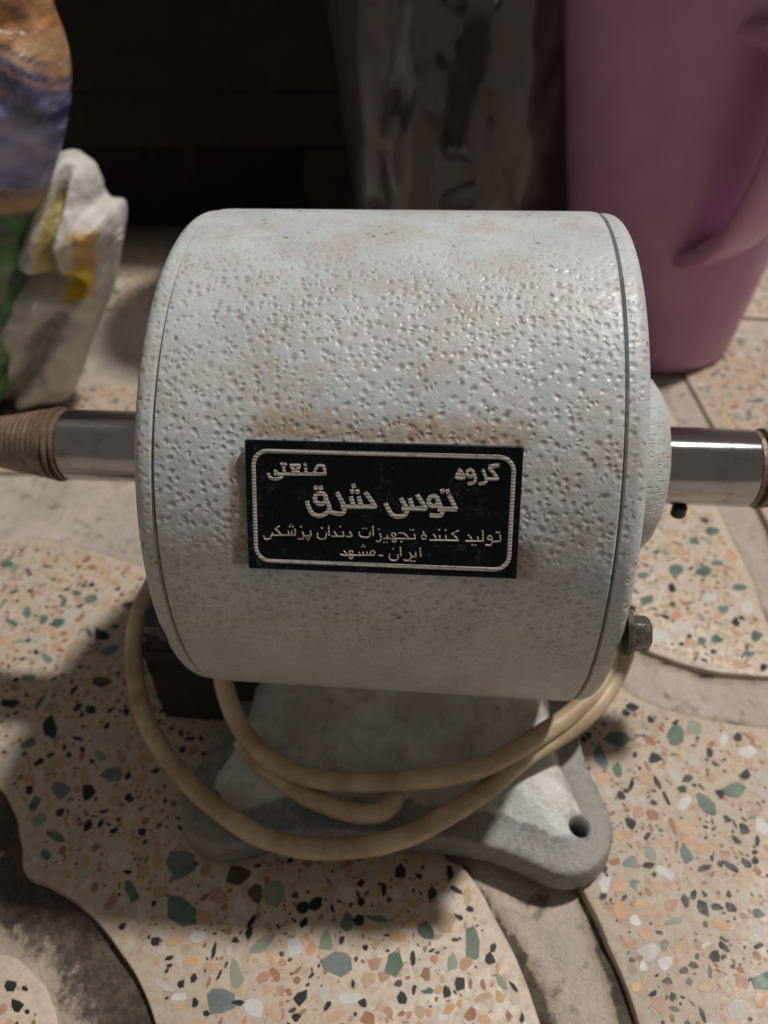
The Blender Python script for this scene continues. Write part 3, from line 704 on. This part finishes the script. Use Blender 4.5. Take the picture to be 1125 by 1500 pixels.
# power flex: three turns round the pedestal
def cord_path(pts, n=10):
    P = [at_z(x, y, z) for x, y, z in pts]
    P = spline(P, n)
    return [p+.006*np.array([noise.noise((p[0]*5, p[1]*5, p[2]*5)), noise.noise((p[0]*5+9, p[1]*5, p[2]*5)), noise.noise((p[0]*5, p[1]*5+7, p[2]*5))]) for p in P]
loops = [
 [(226, 850, .62), (206, 890, .55), (197, 930, .48), (198, 985, .42), (208, 1040, .38), (236, 1096, .33), (272, 1142, .30), (318, 1185, .28), (372, 1221, .27), (430, 1240, .27), (490, 1244, .27), (550, 1238, .28), (610, 1219, .30), (664, 1189, .33), (716, 1154, .36), (766, 1112, .40), (812, 1082, .44), (856, 1050, .48), (888, 1016, .50), (907, 978, .52), (916, 940, .56), (900, 880, .62), (860, 800, .66)],
 [(322, 960, .62), (330, 1010, .54), (346, 1055, .48), (376, 1096, .43), (420, 1126, .41), (474, 1142, .41), (530, 1146, .41), (590, 1143, .42), (650, 1137, .43), (706, 1124, .45), (752, 1102, .47), (796, 1074, .50), (840, 1042, .52), (876, 1004, .54), (892, 960, .56), (880, 880, .62)],
 [(352, 1082, .41), (378, 1116, .36), (412, 1142, .34), (452, 1168, .33), (494, 1185, .33), (530, 1192, .33), (556, 1190, .335), (572, 1180, .35), (577, 1166, .345), (566, 1152, .31), (546, 1146, .29)],
]
mb = MB()
for lp in loops: mb.tube(cord_path(lp), .0445, 14)
mb.build('power_cord', M['cord'], MOTOR, ang=60)

# ------------------------------------------------------------------ things behind
def vessel(Yc, cxpx, rows, wall, n, zbot, facets=None):
    """turned vessel; rows = (photo row, half width in px)"""
    prof = []; xs = []
    for py, hw in rows:
        P = at_y(cxpx, py, Yc); xs.append(P[0]); prof.append((P[2], hw*depth(P)/FPX))
    return prof
# pink pitcher
JX, JY = 2.05, 4.20
M['pink'] = mat_simple('mauve plastic', (.375, .175, .30), (.42, .205, .34), 3, (.30, .42), 0, (30, .06, .006), .5)
JUG = thing('plastic_pitcher', 'mauve pink plastic pitcher with strap handle standing behind the motor', 'pitcher', (JX, JY, 0))
prof = [(.0, .60), (.0, .68), (.03, .715), (.07, .73)]+[(.07+4.4*i/14, .73+.50*(i/14)**.9) for i in range(1, 15)]
inn = [(z, r-.045) for z, r in prof[3:]][::-1]
spout = lambda t, r, a: r*(1+.055*t*max(0, math.cos(a-math.pi-.2))**1.5)
mb = MB(); mb.lathe(prof+[(4.50, 1.235), (4.52, 1.22), (4.50, 1.20)]+inn, 'z', 96, (JX, JY, 0), rf=spout); mb.build('pitcher_body', M['pink'], JUG)
def strap(path, w, t, name, mat, parent):
    P = [Vector(p) for p in spline(path, 8)]; V = []; F = []; k = 16
    for i, p in enumerate(P):
        tg = (P[min(i+1, len(P)-1)]-P[max(i-1, 0)]).normalized()
        side = Vector((.83, .55, 0)); side = (side-tg*side.dot(tg)).normalized(); nn = tg.cross(side)
        for q in range(k):
            a = 2*math.pi*q/k; ca, sa = math.cos(a), math.sin(a)
            V.append(p+side*(w/2*math.copysign(abs(ca)**.6, ca))+nn*(t/2*math.copysign(abs(sa)**.6, sa)))
    for i in range(len(P)-1):
        for q in range(k): q2 = (q+1) % k; F.append((i*k+q, i*k+q2, (i+1)*k+q2, (i+1)*k+q))
    F += [tuple(range(k)), tuple((len(P)-1)*k+q for q in range(k))]
    mb = MB(); mb.add(V, F); return mb.build(name, mat, parent, ang=60)
HU = Vector((.55, -.83, 0))
hp = [at_y(1016, 372, JY-.70), at_y(1040, 372, JY-.92), at_y(1085, 345, JY-1.15), at_y(1135, 270, JY-1.30), at_y(1175, 170, JY-1.35), at_y(1180, 90, JY-1.25), at_y(1150, 50, JY-1.10), at_y(1100, 45, JY-.85)]
strap(hp, .46, .16, 'handle', M['pink'], JUG)

# clear vessel
def mat_clear():
    m = NT('clear plastic'); m.b.inputs['Transmission Weight'].default_value = 1.0; m.b.inputs['IOR'].default_value = 1.42
    nr = m.bump(m.noise(3, 3), .08, .03)
    m.fin((.80, .76, .74), .06, 0, nr)
    df = m.n.new('ShaderNodeBsdfDiffuse'); df.inputs['Color'].default_value = (.45, .40, .38, 1)
    mx = m.n.new('ShaderNodeMixShader'); mx.inputs[0].default_value = .02
    m.l(m.b.outputs[0], mx.inputs[1]); m.l(df.outputs[0], mx.inputs[2]); m.l(mx.outputs[0], m.out.inputs['Surface'])
    return m.m
M['clear'] = mat_clear()
BX, BY = .20, 5.0
VES = thing('clear_container', 'tall clear plastic container tapering to its base beside the pink pitcher', 'container', (BX, BY, 0))
prof = [(0, .80), (0.0, .88), (.05, .95)]+[(.05+4.4*i/60, .95+.40*(i/60)**.8) for i in range(1, 61)]
def fac(t, r, a):
    q = Vector((math.cos(a)*1.6, math.sin(a)*1.6, t*1.15))
    d, _ = noise.voronoi(q); crease = min(.5, d[1]-d[0])
    return r*(1+.05*crease+.012*math.sin(3*a+t*2))
inn = [(max(z, .12), r-.06) for z, r in prof[2:]][::-1]
mb = MB(); mb.lathe(prof+[(4.5, 1.34), (4.5, 1.30)]+inn, 'z', 160, (BX, BY, 0), rf=fac); mb.build('container_wall', M['clear'], VES, ang=50)
# dark cabinet on low legs
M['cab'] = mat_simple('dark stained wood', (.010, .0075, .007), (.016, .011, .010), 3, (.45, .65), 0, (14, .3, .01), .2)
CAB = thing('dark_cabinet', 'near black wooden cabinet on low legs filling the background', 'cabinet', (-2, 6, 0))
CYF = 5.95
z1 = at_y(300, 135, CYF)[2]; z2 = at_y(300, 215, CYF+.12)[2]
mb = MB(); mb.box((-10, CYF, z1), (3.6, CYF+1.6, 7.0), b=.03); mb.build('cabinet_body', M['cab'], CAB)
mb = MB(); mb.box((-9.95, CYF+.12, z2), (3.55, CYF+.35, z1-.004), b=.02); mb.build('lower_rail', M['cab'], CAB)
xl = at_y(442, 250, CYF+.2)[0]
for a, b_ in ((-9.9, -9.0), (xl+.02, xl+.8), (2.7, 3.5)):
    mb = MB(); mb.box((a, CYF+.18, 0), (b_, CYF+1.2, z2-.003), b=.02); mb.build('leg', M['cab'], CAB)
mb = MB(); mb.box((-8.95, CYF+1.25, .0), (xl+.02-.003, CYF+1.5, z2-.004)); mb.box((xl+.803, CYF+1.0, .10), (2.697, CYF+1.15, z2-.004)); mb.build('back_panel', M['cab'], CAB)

# bags: outline inflated to a filled sack
def sack(outline, Y, thick, disp, color, step=.02):
    ol = np.array([at_y(x, y, Y)[[0, 2]] for x, y in outline]); ol = np.array(spline(ol, 5, True))
    ol[:, 1] = np.maximum(ol[:, 1], .03)
    lo, hi = ol.min(0), ol.max(0)
    nx_, nz_ = int((hi[0]-lo[0])/step)+2, int((hi[1]-lo[1])/step)+2
    gx, gz = np.meshgrid(lo[0]-.5*step+step*np.arange(nx_+1), lo[1]-.5*step+step*np.arange(nz_+1), indexing='ij')
    G = np.stack([gx.ravel(), gz.ravel()], -1); ins = pip(G, ol)
    A, B = ol, np.roll(ol, -1, 0); AB = B-A; L2 = (AB**2).sum(1)+1e-12
    def near(p):
        t = np.clip(((p-A)*AB).sum(1)/L2, 0, 1); q = A+AB*t[:, None]; d = np.linalg.norm(q-p, axis=1); k = d.argmin(); return d[k], q[k]
    nd = [near(p) for p in G]; dm = max(d for (d, q), i in zip(nd, ins) if i)
    V = []; Cc = []; F = []; ids = ({}, {})
    def vert(k, side):
        if k in ids[side]: return ids[side][k]
        p, (d, q) = G[k], nd[k]
        edge = not ins[k] or d < .35*step
        if edge and k in ids[1-side]: ids[side][k] = ids[1-side][k]; return ids[side][k]
        if edge: P = np.array([q[0], Y, q[1]]); px = to_px(P)
        else:
            th = thick*math.sqrt(max(0, 1-(1-min(1, d/min(dm, .8)))**2.4)); px = to_px((p[0], Y, p[1]))
            f = min(1, d/.15); sg = -1 if side == 0 else 1
            P = np.array([p[0], Y, p[1]]); P[1] += sg*(th+disp(px, P)*f); P[2] = max(P[2]+.04*f*noise.noise((p[0]*3, p[1]*3, sg*4)), .012)
        V.append(tuple(P)); Cc.append(color(px, P)); ids[side][k] = len(V)-1
        return ids[side][k]
    for i in range(nx_):
        for j in range(nz_):
            q = [i*(nz_+1)+j, (i+1)*(nz_+1)+j, (i+1)*(nz_+1)+j+1, i*(nz_+1)+j+1]
            if sum(ins[k] for k in q) < 1: continue
            for side in (0, 1):
                f = [vert(k, side) for k in q]; f = list(dict.fromkeys(f))
                if len(f) > 2: F.append(tuple(f) if side == 0 else tuple(f[::-1]))
    return V, F, Cc
def sack_obj(name, V, F, Cc, mat, parent):
    o = mesh_obj(name, V, F, mat, parent)
    bm = bmesh.new(); bm.from_mesh(o.data); bmesh.ops.recalc_face_normals(bm, faces=bm.faces); bm.to_mesh(o.data); bm.free()
    at = o.data.attributes.new('print', 'FLOAT_COLOR', 'POINT'); at.data.foreach_set('color', [x for c in Cc for x in (*c, 1)])
    return o
def mat_print(name, rough, bumps):
    m = NT(name); a = m.n.new('ShaderNodeAttribute'); a.attribute_name = 'print'
    col = m.mix(m.ramp(m.noise(6, 5), .4, .7, 0, .35), a.outputs['Color'], (.25, .22, .19))
    return m.fin(col, rough, 0, m.bump(m.noise(4, 5, .6), bumps, .12))
def seg_d(p, a, b):
    p, a, b = map(np.array, (p, a, b)); ab = b-a; t = np.clip((p-a) @ ab/(ab @ ab), 0, 1); return np.linalg.norm(p-a-ab*t)
def white_disp(px, P):
    d = .10*abs(noise.noise((P[0]*1.6, P[2]*1.6, 3)))*2-.06*abs(noise.noise((P[0]*4+5, P[2]*3, 8)))
    vd, _ = noise.voronoi(Vector((P[0]*1.7, 1.3, P[2]*1.5))); d += .22*min(.5, vd[1]-vd[0])
    vd, _ = noise.voronoi(Vector((P[0]*4.2, 7.3, P[2]*3.4))); d += .11*min(.5, vd[1]-vd[0])
    d -= .28*math.exp(-(seg_d(px, (10, 372), (128, 396))/16)**2)
    d -= .22*math.exp(-(seg_d(px, (112, 240), (106, 370))/8)**2)
    d -= .20*math.exp(-(seg_d(px, (105, 440), (20, 590))/12)**2)
    d -= .10*math.exp(-(seg_d(px, (70, 260), (45, 350))/9)**2)
    return d
def sm(v, w=3.0): return 1/(1+math.exp(-max(-40, min(40, v/w*2.2))))
def over(c, d, a): return c+(np.array(d)-c)*a
def white_col(px, P):
    x, y = px; n = noise.noise((x*.03, y*.03, 0))
    c = np.array((.56, .545, .51))+.05*n
    q = x-.13*(360-y)
    c = over(c, (.56, .34, .06), sm(q-126)*sm(160-q)*sm(y-316)*sm(412-y))
    c = over(c, (.72, .55, .03), sm(q-122)*sm(158-q)*sm(y-372)*sm(414-y))
    c = over(c, (.55, .50, .46), sm(q-128)*sm(138-q)*sm(y-322)*sm(368-y))
    c = over(c, (.52, .40, .07), sm(q-92)*sm(103-q)*sm(y-262)*sm(378-y)*.9)
    for k in range(7):      # faint printed lines lower down
        c = over(c, (.36, .37, .36), .35*sm(q-62, 2)*sm(112-q, 2)*sm(2.2-abs(y-(440+14*k)), 1.2))
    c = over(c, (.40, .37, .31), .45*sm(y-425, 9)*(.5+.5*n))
    return tuple(np.clip(c, .02, .8))
WB = thing('white_sack', 'crumpled white woven sack with yellow print lying left of the motor', 'sack', (-3.6, 2.75, 0))
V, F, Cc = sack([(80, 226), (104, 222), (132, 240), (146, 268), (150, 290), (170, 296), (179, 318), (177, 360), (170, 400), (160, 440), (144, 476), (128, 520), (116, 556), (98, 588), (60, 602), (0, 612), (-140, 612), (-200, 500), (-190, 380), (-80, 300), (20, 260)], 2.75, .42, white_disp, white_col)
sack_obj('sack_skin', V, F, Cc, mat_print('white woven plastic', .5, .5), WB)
def print_disp(px, P):
    vd, _ = noise.voronoi(Vector((P[0]*1.5, 3.3, P[2]*1.5))); v2, _ = noise.voronoi(Vector((P[0]*3.8, 5.3, P[2]*3.8)))
    return .20*min(.5, vd[1]-vd[0])+.10*min(.5, v2[1]-v2[0])+.05*abs(noise.noise((P[0]*1.9, P[2]*1.9, 13)))*2-.05*abs(noise.noise((P[0]*5, P[2]*4, 2)))
def print_col(px, P):
    x, y = px; n = noise.noise((x*.022, y*.022, 4)); n2 = noise.noise((x*.05, y*.04, 9)); n3 = noise.noise((x*.09, y*.09, 2))
    orange = np.array((.40, .19, .075))+np.array((.16, .10, .05))*n2*1.6
    orange = over(orange, (.60, .42, .24), sm(x-48, 8)*sm(y-28-.3*x, 8)*.8)
    orange = over(orange, (.16, .075, .035), sm(n3*10-2.5, 1.5)*.7)
    violet = np.array((.125, .125, .31))+np.array((.10, .10, .13))*n*1.6
    violet = over(violet, (.27, .27, .50), sm(n2*20-3, 3)*.85)
    violet = over(violet, (.045, .04, .11), sm(-n2*20-4, 3)*.85)
    violet = over(violet, (.34, .34, .55), sm(40-math.hypot((x-45)*.9, (y-205)*.8), 8)*.6)
    green = np.array((.065, .21, .045))+np.array((.05, .13, .04))*n*1.5
    green = over(green, (.012, .045, .028), sm(-n2*20-1.5, 3)*.85)
    e1 = y-(30+.75*x); e2 = y-(246+.38*x)
    c = over(orange, violet, sm(e1, 2.5)); c = over(c, (.46, .25, .125), sm(e2, 2.5)); c = over(c, green, sm(e2-34, 3))
    d = (1.2-abs(x+4)/44-abs(y-122)/74)*40
    c = over(c, (.50, .29, .09), sm(d, 2.5)); c = over(c, (.08, .07, .15), sm(d+4, 2)*sm(-d, 2)*.7); c = over(c, (.55, .52, .50), sm(d-14, 2.5))
    for k0, w, q in ((3, 4, (.55, .33, .22)), (-7, 2.5, (.07, .06, .13)), (14, 2.5, (.09, .08, .19)), (22, 3, (.50, .30, .20))): c = over(c, q, sm(w-abs(e1-k0), 1.5))
    for k0, w, q in ((6, 2.5, (.07, .055, .13)), (14, 2.5, (.30, .16, .17))): c = over(c, q, sm(w-abs(e2-k0), 1.5))
    c = over(c, (.48, .29, .16), sm(x-89, 2)*sm(115-y, 4))
    return tuple(np.clip(c, .01, .8))
PB = thing('printed_bag', 'glossy bag printed orange, violet and green in front of the white sack', 'bag', (-4.2, 2.35, 0))
V, F, Cc = sack([(-260, -260), (-60, -280), (40, -200), (62, -60), (72, 0), (90, 55), (98, 105), (97, 160), (88, 215), (74, 262), (60, 305), (46, 350), (34, 400), (24, 450), (16, 520), (8, 575), (-30, 620), (-140, 625), (-260, 600), (-300, 300)], 2.35, .36, print_disp, print_col)
sack_obj('bag_skin', V, F, Cc, mat_print('glossy printed film', .32, .35), PB)
